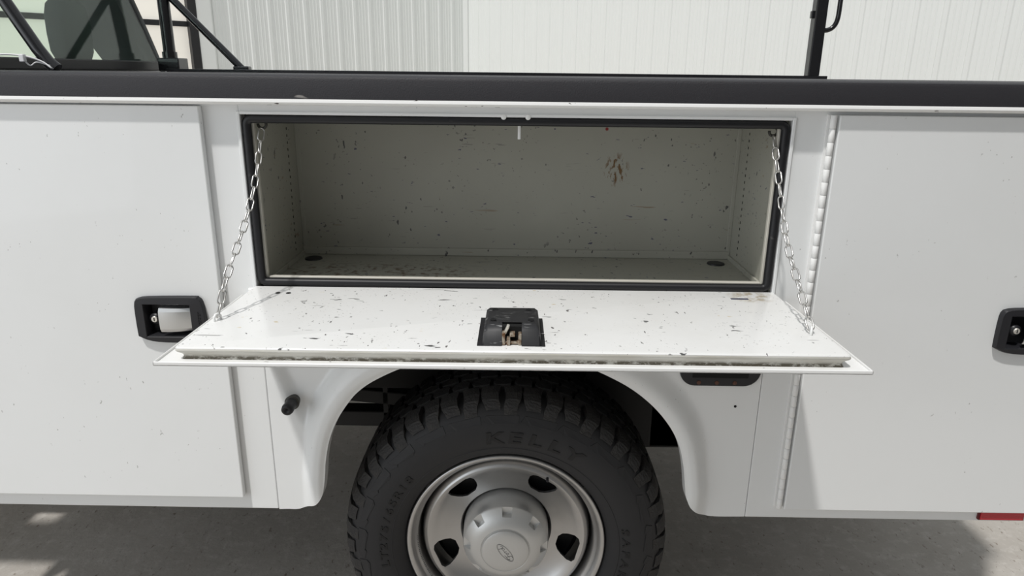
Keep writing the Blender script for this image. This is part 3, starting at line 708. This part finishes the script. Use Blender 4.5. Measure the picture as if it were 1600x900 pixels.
# rear window surround: leaning far pillar and near pillar, header
def slab(name, quad, th, m, parent):
    bm = bmesh.new(); a = [bm.verts.new(p) for p in quad]; n_ = (Vector(quad[1]) - Vector(quad[0])).cross(Vector(quad[3]) - Vector(quad[0])).normalized()
    b = [bm.verts.new(Vector(p) + n_ * th) for p in quad]; bm.faces.new(a); bm.faces.new(b[::-1])
    for i in range(len(quad)): bm.faces.new((a[i], b[i], b[(i + 1) % len(quad)], a[(i + 1) % len(quad)]))
    return put(name, from_bm(name, bm), m, parent)
def xc(z): return XC - (z - 1.5) * .04
def yf(z): return 1.83 - .50 * (z - 1.5) - .30 * (z - 1.5) ** 2
zz = [1.50, 1.60, 1.70, 1.80, 1.90, 2.0]
v = []; 
for z in zz: v += [(xc(z), yf(z) - .035, z), (xc(z) + .004, yf(z), z), (xc(z) - .05, yf(z) + .015, z), (xc(z) - .06, yf(z) - .03, z)]
f = [(i * 4 + j, i * 4 + (j + 1) % 4, (i + 1) * 4 + (j + 1) % 4, (i + 1) * 4 + j) for i in range(5) for j in range(4)]
put('rear_pillar', mesh('rear_pillar', v, f), TRIMG, cab, smooth=True)
v = []
for z in zz: v += [(xc(z) - .05, yf(z) - .02, z), (-1.855 - (z - 1.5) * .35, yf(z) + .02, z)]
put('pillar_trim', mesh('pillar_trim', v, [(i * 2, i * 2 + 1, i * 2 + 3, i * 2 + 2) for i in range(5)]), TRIMG, cab)
slab('roof', [(XC - 1.9, .25, 2.0), (XC - .08, .25, 2.0), (XC - .08, 1.62, 2.0), (XC - 1.9, 1.62, 2.0)], .04, WHITE, cab)
slab('rear_window', [(xc(1.53), .20, 1.53), (xc(1.53), yf(1.53) - .03, 1.53), (xc(2.0), yf(2.0) - .03, 2.0), (xc(2.0), .35, 2.0)], .005, GLASS, cab)
box('window_seal', (XC - .02, XC + .012, .15, 1.80, 1.508, 1.546), FRAMEB, cab, .004)
def headrest(name, x, y, z0, z1, wy, tx):
    lps = []
    for t, s in ((0, .62), (.06, .82), (.18, .96), (.45, 1), (.75, .98), (.92, .86), (1, .66)):
        z = z0 + (z1 - z0) * t
        lps.append([(x + tx * s * math.copysign(abs(math.cos(a)) ** .6, math.cos(a)), y + wy * s * math.copysign(abs(math.sin(a)) ** .6, math.sin(a)), z) for a in [2 * PI * i / 20 for i in range(20)]])
    o = put(name, loft(name, lps, True, True), GREYSEAT, cab); autosmooth(o, 60); return o
headrest('headrest', -1.765, 1.44, 1.535, 1.765, .098, .050)
put('headrest_post', tube('headrest_post', [(-1.775, 1.42, 1.45), (-1.775, 1.42, 1.85)], .012, 8), GREYSEAT, cab)
put('rear_seat', boxes('rear_seat', [(-1.86, -1.70, .2, 1.75, .95, 1.50)], .03), GREYSEAT, cab)
headrest('headrest', -2.60, 1.40, 1.42, 1.66, .14, .07)
put('front_seat', boxes('front_seat', [(-2.72, -2.52, 1.1, 1.68, .95, 1.44), (-2.72, -2.52, .3, .85, .95, 1.44)], .04), GREYSEAT, cab)

# ------------------------------------------------------------------ loose thing: cable tie on the near brace
tie = put('cable_tie', tube('cable_tie', catmull([(-1.315, .30, 1.513), (-1.285, .30, 1.536), (-1.24, .305, 1.545), (-1.195, .318, 1.541), (-1.165, .328, 1.530), (-1.145, .332, 1.514)], 6), .0022, 6), TIE, None, smooth=True)
tie['label'] = 'white plastic cable tie looped round the foot of the black rack brace'; tie['category'] = 'cable tie'
put('tie_head', boxes('tie_head', [(-1.206, -1.194, .308, .320, 1.528, 1.546)], .002), TIE, tie)
put('tie_tail', tube('tie_tail', catmull([(-1.200, .314, 1.535), (-1.190, .322, 1.520), (-1.175, .326, 1.528), (-1.150, .335, 1.520)], 5), .0018, 6), TIE, tie, smooth=True)
